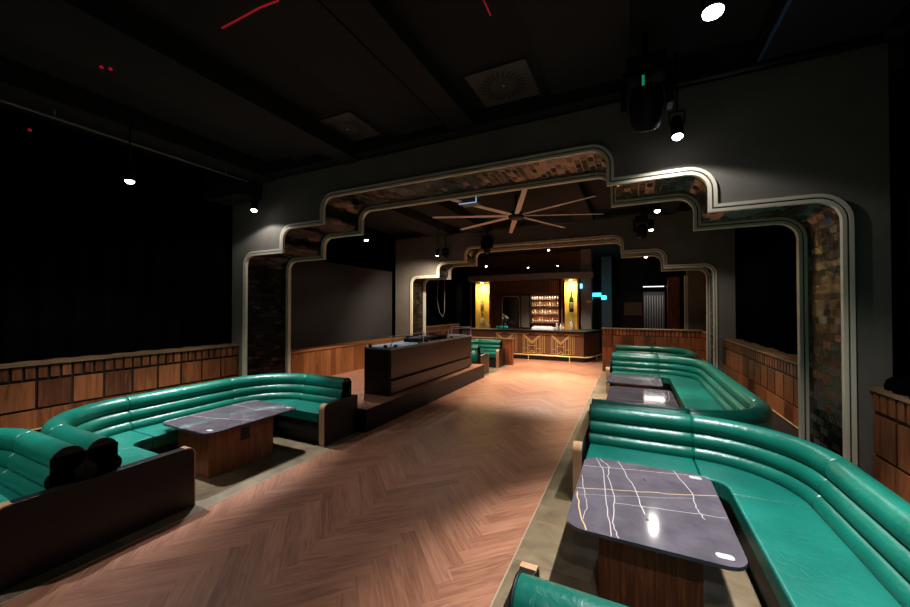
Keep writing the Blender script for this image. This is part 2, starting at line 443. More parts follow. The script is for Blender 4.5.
# ------------------------------------------------------------------ curtains
def curtain(x, y0, y1, z0, z1, label, amp=.05, axis='y'):
    mb = MB(); n = int((y1-y0)/.02); rnd = random.Random(int(y0*10)+5)
    fr = [rnd.uniform(16,22) for _ in range(3)]
    A = []
    for i in range(n+1):
        y = y0 + (y1-y0)*i/n
        A.append((x + amp*math.sin(y*fr[0]) + amp*.5*math.sin(y*fr[1]*.37+1), y))
    for dx in (0, .012):
        for p, q in zip(A, A[1:]):
            mb.face([(p[0]+dx,p[1],z0),(q[0]+dx,q[1],z0),(q[0]+dx,q[1],z1),(p[0]+dx,p[1],z1)], 0, True)
    for p, q in ((A[0],A[0]),(A[-1],A[-1])):
        mb.face([(p[0],p[1],z0),(p[0]+.012,p[1],z0),(p[0]+.012,p[1],z1),(p[0],p[1],z1)])
    bmesh.ops.remove_doubles(mb.bm, verts=mb.bm.verts[:], dist=1e-5)
    return tag(mb.build('curtain', M['curtain'], loc=(x,y0,z0)), label, 'curtain')
curtain(-6.46, -2.8, 4.04, 1.275, 4.15, 'long black curtain above the wood wainscot behind the left sofas')
curtain(1.93, -2.8, 4.05, 1.275, 4.15, 'black curtain at the right edge above wainscot, nearer than the first arch')
curtain(1.98, 5.12, 9.38, 1.275, 3.9, 'black curtain above right wainscot between the two stepped arches')
curtain(-6.42, 10.26, 13.3, 1.275, 3.7, 'black curtain above wainscot beyond the far arch, left of the bar')
curtain(1.98, 10.26, 11.9, 1.275, 3.5, 'narrow black curtain on the right beyond the far arch')
# fabric bunched on the wainscot top at the right edge
mb = MB()
for k, (yy, r, h) in enumerate(((3.97,.05,.10),(3.82,.07,.13),(3.62,.08,.16))):
    mb.lathe(1.80, yy, 1.272, [(r,0),(r*1.05,h*.3),(r*.8,h*.75),(r*.3,h)], 12)
tag(mb.build('bunched_fabric', M['curtain'], loc=(1.80,3.7,1.272)), 'black fabric bunched up on the right wainscot ledge beside the first arch', 'fabric')

# ------------------------------------------------------------------ sofa booths
def booth(cy, half, side, label, x0=None):
    """U-shaped channelled booth. u grows from the aisle panel to the wall. side=+1 right, -1 left"""
    X = (lambda u: -.44+u) if side > 0 else (lambda u: -3.88-u)
    UT = 1.77 if side > 0 else 1.62
    root = thing('booth_sofa', label, 'sofa', (X(.9), cy, 0), 'green leather booth sofas')
    R0 = .80
    vt = half - .10
    def path(off, seg):
        """centre-line offset inward by off; returns the points of segment seg (0..4)"""
        ut, v = UT-off, vt-off; r = R0-off
        cu, cv = ut-r, v-r
        if seg == 0: return [(.03+(cu-.03)*i/8, v) for i in range(9)]
        if seg == 1: return [(cu+r*math.sin(PI/2*i/12), cv+r*math.cos(PI/2*i/12)) for i in range(13)]
        if seg == 2: return [(ut, cv-2*cv*i/8) for i in range(9)]
        if seg == 3: return [(a, -c) for a, c in path(off,1)[::-1]]
        return [(a, -c) for a, c in path(off,0)[::-1]]
    def poly(off):
        o = []
        for s in range(5): o += path(off, s)[(1 if s else 0):]
        return o
    for off, z, r in ((0,.74,.094),(.045,.602,.080),(.085,.478,.076)):
        for s in range(5):
            pts = path(off, s); mb = MB()
            # densify ends so that each length is stitched round at its seam
            def lerp(a, c, t): return (a[0]+(c[0]-a[0])*t, a[1]+(c[1]-a[1])*t)
            L0 = math.dist(pts[0], pts[1]); L1 = math.dist(pts[-1], pts[-2])
            q = [pts[0], lerp(pts[0],pts[1],.006/L0), lerp(pts[0],pts[1],.02/L0)] + pts[1:-1] + [lerp(pts[-1],pts[-2],.02/L1), lerp(pts[-1],pts[-2],.006/L1), pts[-1]]
            rnd = random.Random(s+int(z*100))
            rad = [r*(1+rnd.uniform(-.012,.012)) for _ in q]
            for k, f in ((0,.86),(1,.95),(2,1.0),(-1,.86),(-2,.95),(-3,1.0)): rad[k] = r*f
            if s == 0: rad[0] = rad[1] = r
            if s == 4: rad[-1] = rad[-2] = r
            mb.tube([(X(a), cy+c, z) for a, c in q], r, 22, rad, 0, 0, up=(0,0,1))
            mb.build('backrest_roll', M['leather'], root)
    # outer shell of the back
    mb = MB(); A = poly(-.085); B = poly(.02); rings = []
    for a, c in zip(A, B):
        rings.append([(X(a[0]),cy+a[1],.05),(X(a[0]),cy+a[1],.74),(X(c[0]),cy+c[1],.74),(X(c[0]),cy+c[1],.05)])
    mb.rings(rings, 0, 1, smooth=True); mb.build('back_shell', [M['leather'], M['black']], root)
    # black end boards cut to the profile of the rolls
    for sg in (1, -1):
        mb = MB(); vo = vt
        for off, z, r in ((0,.74,.098),(.045,.602,.084),(.085,.478,.080)):
            c = (X(.03), cy+sg*(vt-off), z); d = X(.018)-X(.03)
            mb.cyl((c[0]+d*.0-0,c[1],c[2]), (c[0]+d,c[1],c[2]), r, 20)
        a, c = sorted((X(.018), X(.03))); e, f = sorted((cy+sg*(half-.002), cy+sg*(vt-.10)))
        mb.box(a, c, e, f, .05, .775)
        mb.build('end_board', M['black'], root)
    # seat cushions
    ul, vr = UT-.63, half-.665
    def P(a, c): return (X(a), cy+c)
    uo, vo = UT-.10, vt-.10
    r = R0-.10; cu, cv = uo-r, vo-r
    arc = [(cu+r*math.sin(PI/2*i/10), cv+r*math.cos(PI/2*i/10)) for i in range(11)]
    fil = [(ul-.15+.15*math.cos(PI/2*i/6), vr-.15+.15*math.sin(PI/2*i/6)) for i in range(7)]     # inner corner, concave side
    fil = [(ul-.15+.15*math.sin(PI/2*i/6), vr+.0-.15+.15*math.cos(PI/2*i/6)) for i in range(7)]
    sh = [
        [(.03,vr),(cu-.003,vr),(cu-.003,vo),(.03,vo)],
        [(cu+.003,vr)]+[p for p in fil if p[0] > cu+.01]+[(ul,cv+.003)]+[(uo,cv+.003)]+arc[::-1][1:-1]+[(cu+.003,vo)],
        [(ul,-cv+.003),(uo,-cv+.003),(uo,cv-.003),(ul,cv-.003)]]
    sh += [[(a,-c) for a,c in sh[1]], [(a,-c) for a,c in sh[0]]]
    for s in sh:
        mb = MB(); mb.prism([P(a,c) for a,c in s], .315, .45); mb.build('seat_cushion', M['leather_seat'], root, .016, 3)
    # plinth
    mb = MB()
    i = .06
    for s in ([(.03,vr+i),(uo,vr+i),(uo,vo),(.03,vo)], [(.03,-vr-i),(uo,-vr-i),(uo,-vo),(.03,-vo)], [(ul+i,-vr),(uo,-vr),(uo,vr),(ul+i,vr)]):
        mb.prism([P(a,c) for a,c in s], 0, .313)
    mb.build('plinth', M['black'], root)
    return root
booth(-.18, 1.525, -1, 'green leather booth nearest on the left, cut by the left edge')
booth(2.87, 1.525, -1, 'long green leather booth around the marble table on the left')
booth(10.6, 1.08, -1, 'small green leather booth beyond the dark console, near the bar')
booth(-.22, 1.525, 1, 'green leather booth nearest on the right, at the bottom edge')
booth(2.875, 1.55, 1, 'large green leather booth around the nearest right table')
booth(6.99, 2.51, 1, 'longest green leather booth on the right, around two tables')
booth(10.62, 1.10, 1, 'furthest green leather booth on the right, before the wood half wall')

def end_panel(x0, x1, y0, y1, label, caps=(True, True), h=.57):
    """dark low panel closing the aisle ends of the booths, pale wood on its rounded end edges"""
    root = thing('end_panel', label, 'panel', ((x0+x1)/2, (y0+y1)/2, 0), 'low dark panels at the booth ends')
    r = .07
    def prof(ya, yb, ra, rb, hh=h):
        p = [(ya,.0),(yb,.0)]
        p += [(yb-rb+rb*math.cos(PI/2*i/6), hh-rb+rb*math.sin(PI/2*i/6)) for i in range(7)] if rb else [(yb,hh)]
        p += [(ya+ra-ra*math.sin(PI/2*i/6), hh-ra+ra*math.cos(PI/2*i/6)) for i in range(7)] if ra else [(ya,hh)]
        return p
    Mx = Matrix(((0,0,1,0),(1,0,0,0),(0,1,0,0),(0,0,0,1)))
    mb = MB(); mb.prism(prof(y0+(.004 if caps[0] else 0), y1-(.004 if caps[1] else 0), r if caps[0] else 0, r if caps[1] else 0, h-.003), x0, x1, 0, M=Mx, smooth=False)
    mb.build('board', M['dark_panel'], root, .004, 2)
    for k, (cap, ye, sg) in enumerate(((caps[0],y0,1),(caps[1],y1,-1))):
        if not cap: continue
        t = .012; mb = MB()
        out = [(ye,0.0),(ye,h-r)] + [(ye+sg*(r-r*math.cos(PI/2*i/6)), h-r+r*math.sin(PI/2*i/6)) for i in range(1,7)] + [(ye+sg*(r+.02), h)]
        inn = [(ye+sg*t,0.0),(ye+sg*t,h-r)] + [(ye+sg*(r-(r-t)*math.cos(PI/2*i/6)), h-r+(r-t)*math.sin(PI/2*i/6)) for i in range(1,7)] + [(ye+sg*(r+.02), h-t)]
        mb.rings([[(x0-.002,a[0],a[1]),(x1+.002,a[0],a[1]),(x1+.002,c[0],c[1]),(x0-.002,c[0],c[1])] for a, c in zip(out, inn)], 0, smooth=False)
        e = mb.build('edge_strip', M['oak'], root); e['label'] = 'pale wood edge strip on the rounded end'
    return root
end_panel(-3.885,-3.80, .85, 2.10, 'long low dark panel at the aisle in front of the near left sofas')
end_panel(-3.885,-3.80, 3.73, 4.42, 'short dark arm panel with pale wood edge standing against the stage', (True, False))
end_panel(-.525,-.445, .85, 1.945, 'low dark panel at the bottom edge with its pale wood end showing')
end_panel(-.525,-.445, 3.745, 5.10, 'low dark panel beside the nearest right table, pale wood front edge')
end_panel(-.525,-.445, 8.82, 10.2, 'low dark panel at the aisle past the two right tables', (True, True))
end_panel(-3.885,-3.80, 9.50, 10.16, 'small wood arm nearer the console at the small far booth', (False, True))
end_panel(-3.885,-3.80, 11.04, 11.68, 'small wood arm nearer the bar at the small far booth', (True, False))

# ------------------------------------------------------------------ marble tables
def rrect(cx, cy, w, l, r, n=6):
    o = []
    for sx, sy, a0 in ((1,1,0),(-1,1,PI/2),(-1,-1,PI),(1,-1,3*PI/2)):
        for i in range(n+1):
            a = a0 + PI/2*i/n; o.append((cx+sx*(w/2-r)+r*math.cos(a), cy+sy*(l/2-r)+r*math.sin(a)))
    return o
VEINS = [  # (u across, v along, from the table centre) polylines, width, gold
 ([(-.46,.37),(-.2,.43),(-.03,.47),(.35,.55),(.46,.57)],.006,0), ([(-.46,-.06),(-.1,.06),(.2,.15),(.46,.25)],.008,1),
 ([(-.2,-.17),(-.02,-.14),(.2,-.10),(.46,-.06)],.005,0), ([(-.38,.59),(-.31,.38),(-.25,-.2),(-.2,-.6)],.007,0),
 ([(-.35,.59),(-.26,.43),(-.265,.24),(-.205,-.06),(-.20,-.43),(-.16,-.6)],.007,0), ([(-.2,.59),(-.065,.09),(-.013,-.24)],.007,0),
 ([(.22,.59),(.306,.22),(.30,0),(.33,-.14)],.007,0), ([(-.455,.18),(-.405,-.08),(-.365,-.3),(-.37,-.47)],.005,0),
 ([(-.45,-.12),(-.415,-.33),(-.34,-.6)],.010,1), ([(-.46,-.17),(-.03,0),(.3,.13)],.003,0)]
def ribbon(mb, pts, w, z, mi):
    L = []
    for i, p in enumerate(pts):
        a, c = pts[max(i-1,0)], pts[min(i+1,len(pts)-1)]
        d = Vector((c[0]-a[0], c[1]-a[1])).normalized(); n = Vector((-d.y, d.x))*w/2
        L.append(((p[0]+n.x,p[1]+n.y,z),(p[0]-n.x,p[1]-n.y,z)))
    for a, c in zip(L, L[1:]): mb.face([a[0],a[1],c[1],c[0]], mi)
def jitter(pts, k):
    rnd = random.Random(k); o = []
    for a, c in zip(pts, pts[1:]):
        n = 5
        for i in range(n):
            t = i/n; j = 0 if i == 0 else .006
            o.append((a[0]+(c[0]-a[0])*t+rnd.uniform(-j,j), a[1]+(c[1]-a[1])*t+rnd.uniform(-j,j)))
    return o + [pts[-1]]
def table(cx, cy, label, w=.92, l=1.16, veins=VEINS, base=(.58,.72), by=0, niche=1, plates=True):
    root = thing('marble_table', label, 'table', (cx, cy, 0), 'dark marble lounge tables')
    mb = MB(); mb.prism(rrect(cx, cy, w, l, .11), .528, .55, 0, smooth=False)
    for k, (v, wd, g) in enumerate(veins):
        pp = [(cx+max(-w/2+.004,min(w/2-.004,a)), cy+max(-l/2+.004,min(l/2-.004,c))) for a, c in v]
        ribbon(mb, jitter(pp, k), wd*.8, .5504+.00005*k, 2 if g else 1)
    mb.build('tabletop', [M['marble'], M['vein'], M['vein_gold']], root)
    x0, x1, y0, y1 = cx-base[0]/2, cx+base[0]/2, cy+by-base[1]/2, cy+by+base[1]/2
    mb = MB(); mb.box(x0,x1,y0,y1,0,.527,0,random.random()); bs = mb.build('pedestal', M['walnut'], root, .004)
    mb = MB(); xf = x1 if niche > 0 else x0
    a, c = sorted((xf, xf+niche*.004)); yc = (y0+y1)/2+.02
    mb.box(a, c, yc-.055, yc+.055, .30, .45); mb.build('socket_niche', M['black'], bs)
    mb = MB()
    if plates:
        for sy in (1,-1):
            mb2 = MB(); mb2.cyl((cx,cy+sy*.30,.5502),(cx,cy+sy*.30,.5525), .011, 14); mb2.build('cable_hole', M['black'], root)
            px, py = (cx+.36*niche if niche<0 else cx+.365), cy+sy*.545
            mb2 = MB(); mb2.prism(rrect(px, py-sy*.035, .085, .05, .02), .5502, .553); mb2.build('number_plate', M['silver'], root)
    mb.bm.free()
    return root
table(.085, 2.945, 'dark marble table nearest on the right, with pale crossing veins', w=.935, l=1.18)
V2 = [([(.1,-.58),(.3,-.2),(.36,.1),(.3,.5)],.007,0),([(.2,-.58),(.38,-.1),(.42,.58)],.006,0),([(0,-.58),(.25,-.25),(.46,-.15)],.006,0),([(-.46,-.3),(0,-.35),(.3,-.5)],.005,0),([(-.46,.2),(.1,.25),(.46,.2)],.004,0)]
table(.115, 6.33, 'nearer of the two dark marble tables inside the long right booth', veins=V2, plates=False)
V3 = [([(.1,-.5),(.3,.1),(.4,.5)],.006,0),([(-.46,.1),(.46,.2)],.005,0),([(.3,-.5),(.2,.5)],.004,0)]
table(.03, 7.78, 'further of the two dark marble tables inside the long right booth', l=1.1, veins=V3, plates=False)
V4 = [([(-.46,-.28),(0,-.2),(.46,-.05)],.008,0),([(-.46,.3),(0,.27),(.46,.35)],.007,0),([(-.2,-.3),(.1,-.15),(.3,.1)],.004,0)]
t = table(-4.55, 2.97, 'dark marble table inside the long left booth', w=.95, l=1.2, base=(.60,.82), veins=V4, by=-.08, niche=1)
t = table(-4.55, 10.6, 'small grey table inside the far small booth near the bar', w=.6, l=.75, veins=V3[:1], base=(.3,.3), plates=False)

# ------------------------------------------------------------------ stage and console
root = thing('stage', 'low dark stage with herringbone wood top under the black console', 'stage', (-4.9, 6.9, 0))
b = MB(); b.prism([(-6.03,4.435),(-3.65,4.435),(-3.65,9.39),(-6.195,9.39),(-6.195,5.1),(-6.03,5.1)],0,.343); b.build('riser', M['stage_side'], root)
b = MB(); b.prism([(-6.03,4.435),(-3.65,4.435),(-3.65,9.39),(-6.195,9.39),(-6.195,5.1),(-6.03,5.1)],.343,.349); herringbone(b, -6.03, -3.65, 4.435, 5.1, .351, 1); herringbone(b, -6.195, -3.65, 5.1, 9.39, .351, 1); b.build('deck', [M['dark_panel'], M['floor_wood']], root)

DX0, DX1, DY0, DY1 = -4.37, -3.78, 5.26, 8.82
root = thing('dj_console', 'long black-brown console counter standing on the low stage', 'counter', (-4.07, 6.9, .351))
b = MB()
b.box(DX0,DX1-.05,DY0+.0,DY1,.352,1.16)
b.build('carcass', M['stage_side'], root)
b = MB(); b.box(DX1-.049,DX1,DY0,DY1,.665,1.155); b.build('upper_front', M['dj_laminate'], root, .004)
b = MB(); b.box(DX1-.049,DX1,DY0,DY1,.40,.615); b.build('lower_front', M['dj_laminate'], root, .004)
b = MB(); b.box(DX0-.005,DX1+.005,DY0-.005,DY1+.005,1.161,1.20); b.build('top', M['dj_top'], root, .004)
g = thing('glass_guard', 'low clear glass screen standing around the top of the dark console', 'screen', (-3.8, 6.9, 1.2))
ys = [DY0+.01, DY0+1.12, DY0+2.24, DY1-.01]
for a, c in zip(ys, ys[1:]):
    b = MB(); b.box(DX1-.022,DX1-.012,a+.004,c-.004,1.205,1.40); p = b.build('glass_pane', M['glass'], g)
    b = MB(); b.box(DX1-.023,DX1-.011,a+.004,c-.004,1.40,1.408); b.box(DX1-.023,DX1-.011,a+.004,a+.012,1.205,1.40); b.box(DX1-.023,DX1-.011,c-.012,c-.004,1.205,1.40); b.build('polished_edge', M['edge'], p)
for yy in (DY0+.01, DY1-.02):
    b = MB(); b.box(DX0+.02,DX1-.03,yy,yy+.01,1.205,1.40); p = b.build('glass_pane', M['glass'], g)
    b = MB(); b.box(DX0+.02,DX1-.03,yy-.001,yy+.011,1.40,1.408); b.box(DX0+.012,DX0+.022,yy-.001,yy+.011,1.205,1.408); b.build('polished_edge', M['edge'], p)
for yy in (DY0+.16,DY0+.96,DY0+1.28,DY0+2.08,DY0+2.4,DY1-.2):
    b = MB(); b.box(DX1-.035,DX1+.001,yy-.025,yy+.025,1.2005,1.245); b.build('glass_clamp', M['black'], g)
for xx in (DX0+.12, DX1-.14):
    b = MB(); b.box(xx-.025,xx+.025,DY0-.0,DY0+.034,1.2005,1.245); b.build('glass_clamp', M['black'], g)
# players and mixer on the console
def player(y, label, name='media_player', knobs=False):
    root = thing(name, label, 'music player' if not knobs else 'mixer', (-4.05, y, 1.2), 'decks on the console')
    b = MB(); b.box(-4.24,-3.86,y-.17,y+.17,1.201,1.28); b.build('body', M['blackgloss'], root, .008)
    if not knobs:
        b = MB(); b.cyl((-4.04,y,1.28),(-4.04,y,1.295),.11,24); b.build('jog_wheel', M['purple'], root)
        b = MB(); b.box(-4.22,-4.17,y-.12,y+.12,1.28,1.32); b.build('display', M['purple'], root)
    else:
        for k in range(8):
            b = MB(); b.cyl((-4.18+.07*(k%4),y-.08+.16*(k//4),1.28),(-4.18+.07*(k%4),y-.08+.16*(k//4),1.302),.014,10); b.build('knob', M['silver'], root)
player(6.5, 'dark deck with a round platter on the console, nearest the camera')
player(6.95, 'dark mixing desk with silver knobs between the two console decks', 'mixer', True)
player(7.4, 'dark deck with a round platter on the console, furthest from camera')

# ------------------------------------------------------------------ far left partition and right half wall
b = MB(); b.box(-6.2,-3.56,11.74,11.86,0,.86,0,.5); b.box(-6.22,-3.54,11.72,11.88,.86,.885,1,.5)
struct(b.build('wall_partition', [M['walnut'], M['walnut_y']]))
b = MB(); b.box(-.80,1.75,11.86,12.02,0,1.27,2); b.box(-.82,1.75,11.82,12.04,1.27,1.30,1,.6)
n = 9; P = 2.55/n
for i in range(n):
    xa = -.80+i*P
    for k in range(3): b.box(xa+k*P/3+.012, xa+(k+1)*P/3-.012, 11.842, 11.86, 1.10, 1.255, 0, random.random())
    b.box(xa+.006, xa+P-.006, 11.842, 11.86, .75, 1.08, 0, random.random())
    b.box(xa+.002, xa+P-.002, 11.842, 11.86, 0, .735, 0, random.random())
struct(b.build('wall_half_height', [M['walnut'], M['walnut_y'], M['groove']]))

# ------------------------------------------------------------------ bar
BY = 13.35
root = thing('bar_counter', 'long walnut bar counter with brass deco inlay across the far end', 'bar', (-3.7, 14, 0))
poly = [(-6.15,BY),(-1.50,BY),(-1.10,14.9),(-1.75,14.9),(-2.0,14.1),(-6.15,14.1)]
b = MB(); b.prism([(a,c+(.06 if c==BY else 0)) for a,c in poly], 0, .2); b.build('plinth', M['black'], root)
b = MB(); b.prism(poly, .2, 1.02); b.build('body', M['bar_wood'], root)
b = MB(); b.prism([(-6.15,BY-.06),(-1.44,BY-.06),(-1.0,14.95),(-1.8,14.95),(-2.05,14.15),(-6.15,14.15)], 1.02, 1.075); b.build('countertop', M['blackgloss'], root, .006)
# brass art-deco inlay: chevrons, mitred frames, verticals
b = MB()
def line(x0,z0,x1,z1,w=.014):
    d = Vector((x1-x0, z1-z0)).normalized(); n = Vector((-d.y,d.x))*w/2
    poly = [(x0+n.x,z0+n.y),(x0-n.x,z0-n.y),(x1-n.x,z1-n.y),(x1+n.x,z1+n.y)]
    b.prism(poly, BY-.006, BY-.0005, M=Matrix(((1,0,0,0),(0,0,1,0),(0,1,0,0),(0,0,0,1))))
for cx in (-2.28, -3.31, -4.34):
    h = .36
    for k, dd in enumerate((0,.055)):
        line(cx-h+dd,.93,cx,.60+dd*1.1,.018); line(cx,.60+dd*1.1,cx+h-dd,.93,.018)
    line(cx-h,.95,cx-.12,.95,.016); line(cx+.12,.95,cx+h,.95,.016)
    for dx in (.11,.17,.27,.33): 
        for s in (1,-1): line(cx+s*dx,.25,cx+s*dx,.60+dx*.75,.010)
    for s in (1,-1):
        line(cx+s*.17,.42,cx+s*.33,.42,.010); line(cx+s*.0,.52,cx+s*.17,.52,.010)
        line(cx+s*.10,.25,cx,.35,.016)
    line(cx-.36,.25,cx+.36,.25,.012)
    for dx in (.40,.46): line(cx+dx,.25,cx+dx,.95,.010)
    line(cx+.36,.95,cx+.65,.95,.016)
b.build('brass_inlay', M['brass'], root)
rp = [(-6.1,BY-.16,.20),(-1.42,BY-.16,.20),(-1.30,BY-.05,.20),(-.95,14.6,.20)]
b = MB(); b.tube(rp, .022, 10); fr = b.build('foot_rail', M['brass'], root)
for x, y in ((-1.95,BY-.16),(-3.4,BY-.16),(-4.9,BY-.16),(-1.12,13.9)):
    b = MB(); b.cyl((x,y,.003),(x,y,.2),.014,8); b.cyl((x,y,.003),(x,y,.014),.035,10); b.build('rail_post', M['brass'], fr)

# back bar wall, canopy, mirror, shelves
WY = 15.45
b = MB(); b.box(-6.6,-1.4,WY,WY+.12,0,ZC,0,.5); struct(b.build('wall_bar', M['bar_wood']))
tag_c = thing('bar_canopy', 'dark wood canopy with vertical slats above the back bar shelves', 'canopy', (-4.05, 15.2, 2.4))
b = MB(); b.box(-5.50,-2.63,15.02,WY-.002,2.54,3.05,0,.3); b.build('fascia', M['bar_wood'], tag_c)
for k in range(5):
    b = MB(); b.box(-2.98+k*.08,-2.94+k*.08,14.985,15.018,2.58,3.0); b.build('slat', M['walnut'], tag_c)
b = MB(); b.box(-6.5,-1.3,14.75,15.0,3.06,3.3); tag(b.build('ceiling_duct', M['grey'], loc=(-3.9,14.9,3.06)), 'long grey duct running over the bar', 'duct')
root = thing('wall_mirror', 'arched dark mirror with pale rim on the back bar wall', 'mirror', (-4.75, WY-.03, 1.1))
def archpoly(cx, z0, w, h, r, n=7):
    o = [(cx-w/2,z0),(cx+w/2,z0)]
    o += [(cx+w/2-r+r*math.cos(PI/2*i/n), z0+h-r+r*math.sin(PI/2*i/n)) for i in range(n+1)]
    o += [(cx-w/2+r-r*math.sin(PI/2*i/n), z0+h-r+r*math.cos(PI/2*i/n)) for i in range(n+1)]
    return o
Mxz = Matrix(((1,0,0,0),(0,0,1,0),(0,1,0,0),(0,0,0,1)))
b = MB(); b.prism(archpoly(-4.75,1.08,.80,1.33,.16), WY-.03, WY-.002, M=Mxz); b.build('rim', M['trim'], root)
b = MB(); b.prism(archpoly(-4.75,1.08,.75,1.305,.14), WY-.034, WY-.03, M=Mxz); b.build('glass', M['mirror'], root)
b = MB(); b.prism(archpoly(-4.05,1.08,.34,1.33,.05), 15.2, WY-.002, M=Mxz); tag(b.build('pillar_cladding', M['column'], loc=(-4.05,15.3,1.08)), 'narrow grey upright between the bar mirror and the bottle shelves', 'pillar')
root = thing('bottle_shelf', 'back bar shelving unit holding four rows of bottles', 'shelf', (-3.25, 15.3, 1.1))
SX0, SX1 = -3.86, -2.62
b = MB(); b.box(SX0,SX1,WY-.03,WY-.002,1.1,2.52); b.build('back_panel', M['walnut'], root)
for x in (SX0, SX1-.03):
    b = MB(); b.box(x,x+.03,WY-.30,WY-.03,1.1,2.42); b.build('side', M['groove'], root)
SZ = [1.30, 1.62, 1.93, 2.24]
for z in SZ:
    b = MB(); b.box(SX0+.03,SX1-.03,WY-.28,WY-.03,z-.025,z); b.build('shelf_board', M['walnut_y'], root)
def bottle(name, x, y, z, h, r, mat, cap, group, label, style=0):
    root = thing(name, label, 'bottle', (x,y,z), group)
    if style == 0: prof = [(r*.9,0),(r,.01),(r,h*.55),(r*.85,h*.64),(r*.33,h*.76),(r*.30,h*.92),(r*.30,h*.93)]
    else: prof = [(r*.9,0),(r,.01),(r*1.05,h*.3),(r*.75,h*.5),(r*.38,h*.66),(r*.30,h*.93)]
    b = MB(); b.lathe(x,y,z+.001,prof,10); b.build('glass_body', mat, root)
    b = MB(); b.lathe(x,y,z+.001,[(r*.38,h*.93),(r*.38,h)],8); b.build('cap', cap, root)
    b = MB(); b.lathe(x,y,z+.001,[(r*1.02,h*.16),(r*1.06,h*.18),(r*1.06,h*.42),(r*1.02,h*.44)],10); b.build('paper_label', M['cream_label'], root)
    return root
rn = random.Random(11)
kinds = [['bottle_amber','bottle_amber','bottle_brown'],['bottle_amber','bottle_clear','bottle_amber'],['bottle_amber','bottle_brown','bottle_gold'],['bottle_clear','bottle_clear','bottle_clear']]
rowname = ['lowest','second','third','top']
kindname = {'bottle_amber':'amber','bottle_clear':'clear','bottle_brown':'brown','bottle_gold':'gold'}
for r_, z in enumerate(SZ):
    protos = {}
    n = 11
    for i in range(n):
        x = SX0+.10+i*(SX1-SX0-.2)/(n-1); k = rn.choice(kinds[r_])
        lab = '%s glass bottle on the %s shelf of the back bar' % (kindname[k], rowname[r_])
        loc = (x, WY-.15+rn.uniform(-.03,.03), z)
        if k not in protos:
            protos[k] = bottle('bottle', *loc, rn.uniform(.21,.25), rn.uniform(.036,.042), M[k], M['black'], 'bottles on the back bar shelves', lab, rn.choice((0,1)))
        else: copy_tree(protos[k], loc)

# gold niches with display bottles
def niche(x0, x1, label, which):
    root = thing('display_niche', label, 'niche', ((x0+x1)/2, 15.1, 1.0))
    def fb(a, c, y0, y1, z0, z1, uvm):
        pass
    b = MB()
    yb = 15.40
    W = x1-x0
    b.face([(x0+.04,yb,1.0),(x1-.04,yb,1.0),(x1-.04,yb,3.02),(x0+.04,yb,3.02)], 0, uvs=[(0,0),(W,0),(W,2),(0,2)])
    for x in (x0+.04, x1-.04): b.face([(x,14.95,1.0),(x,yb,1.0),(x,yb,3.02),(x,14.95,3.02)], 0, uvs=[(0,0),(.4,0),(.4,2),(0,2)])
    b.build('gold_lining', M['gold'], root)
    b = MB()
    for a, c in ((x0,x0+.04),(x1-.04,x1)): b.box(a-.03 if a==x0 else a, c if a==x0 else c+.03, 14.95,15.44,.9,3.05,0,.5)
    b.box(x0,x1,14.95,15.44,3.02,3.05,0,.5); b.box(x0,x1,14.95,15.44,.9,1.0,0,.5)
    b.build('surround', M['walnut'], root)
    b = MB(); b.box(x0+.04,x1-.04,15.0,15.39,1.72,1.735); b.build('glass_shelf', M['glass'], root)
    b = MB(); b.cyl(((x0+x1)/2,15.15,3.0),((x0+x1)/2,15.15,3.019),.05,14); b.build('downlight', M['lens_warm'], root)
    la = bpy.data.lights.new('niche_lamp','AREA'); la.energy = 45; la.size = .35; la.color = (1,.74,.36)
    lo = bpy.data.objects.new('niche_lamp', la); COL.objects.link(lo); lo.parent = root; lo.location = (0, .0, 1.98)
    cx = (x0+x1)/2
    return root
niche(-6.44,-5.54,'gold lit display niche at the left end of the back bar', 0)
niche(-2.50,-1.88,'gold lit display niche at the right end of the back bar', 1)
bottle('display_bottle', -6.0, 15.2, 1.0, .66, .10, M['bottle_gold'], M['black'], None, 'large gold bottle standing low in the left gold niche')
bottle('display_bottle', -6.0, 15.2, 1.737, .86, .075, M['bottle_gold'], M['bottle_brown'], None, 'tall slim gold bottle on the upper shelf of the left niche')
bottle('display_bottle', -2.17, 15.2, 1.0, .52, .085, M['bottle_clear'], M['white'], None, 'pale bottle standing low in the right gold niche')
bottle('display_bottle', -2.17, 15.2, 1.737, .88, .085, M['bottle_green'], M['bottle_gold'], None, 'tall dark bottle on the upper shelf of the right niche')
# things on the bar
ZB = 1.076
root = thing('ice_tray', 'white ice tray on the bar counter before the bottles', 'tray', (-3.0,13.85,ZB))
b = MB(); b.prism(rrect(-3.0,13.85,.85,.30,.05), ZB+.001, ZB+.09); b.build('tray', M['white'], root, .01)
b = MB()
for k in range(24): 
    x = -3.36+.06*(k%12)+rn.uniform(-.01,.01); y = 13.79+.12*(k//12); b.box(x-.025,x+.025,y-.025,y+.025,ZB+.09,ZB+.125+rn.uniform(0,.02))
o = b.build('ice', M['white'], root); o['kind'] = 'stuff'
b = MB(); b.lathe(-2.49,13.8,ZB+.001,[(.055,0),(.06,.02),(.05,.16),(.03,.22),(.035,.27)],12); tag(b.build('shaker', M['silver'], loc=(-2.49,13.8,ZB)), 'pale metal shaker beside the white ice tray', 'shaker')
for k,(x,mt,l) in enumerate(((-2.36,'bottle_clear','clear bottle on the bar right of the metal shaker'),(-2.26,'bottle_amber','amber bottle on the bar right of the shaker'))):
    bottle('bottle', x, 13.85, ZB, .28, .04, M[mt], M['black'], None, l)
root = thing('flower_vase', 'small vase with pale blossom on the bar by the mirror', 'vase', (-4.55,14.0,ZB))
b = MB(); b.lathe(-4.55,14.0,ZB+.001,[(.05,0),(.07,.05),(.04,.16),(.05,.2)],12); b.build('vase', M['purple'], root)
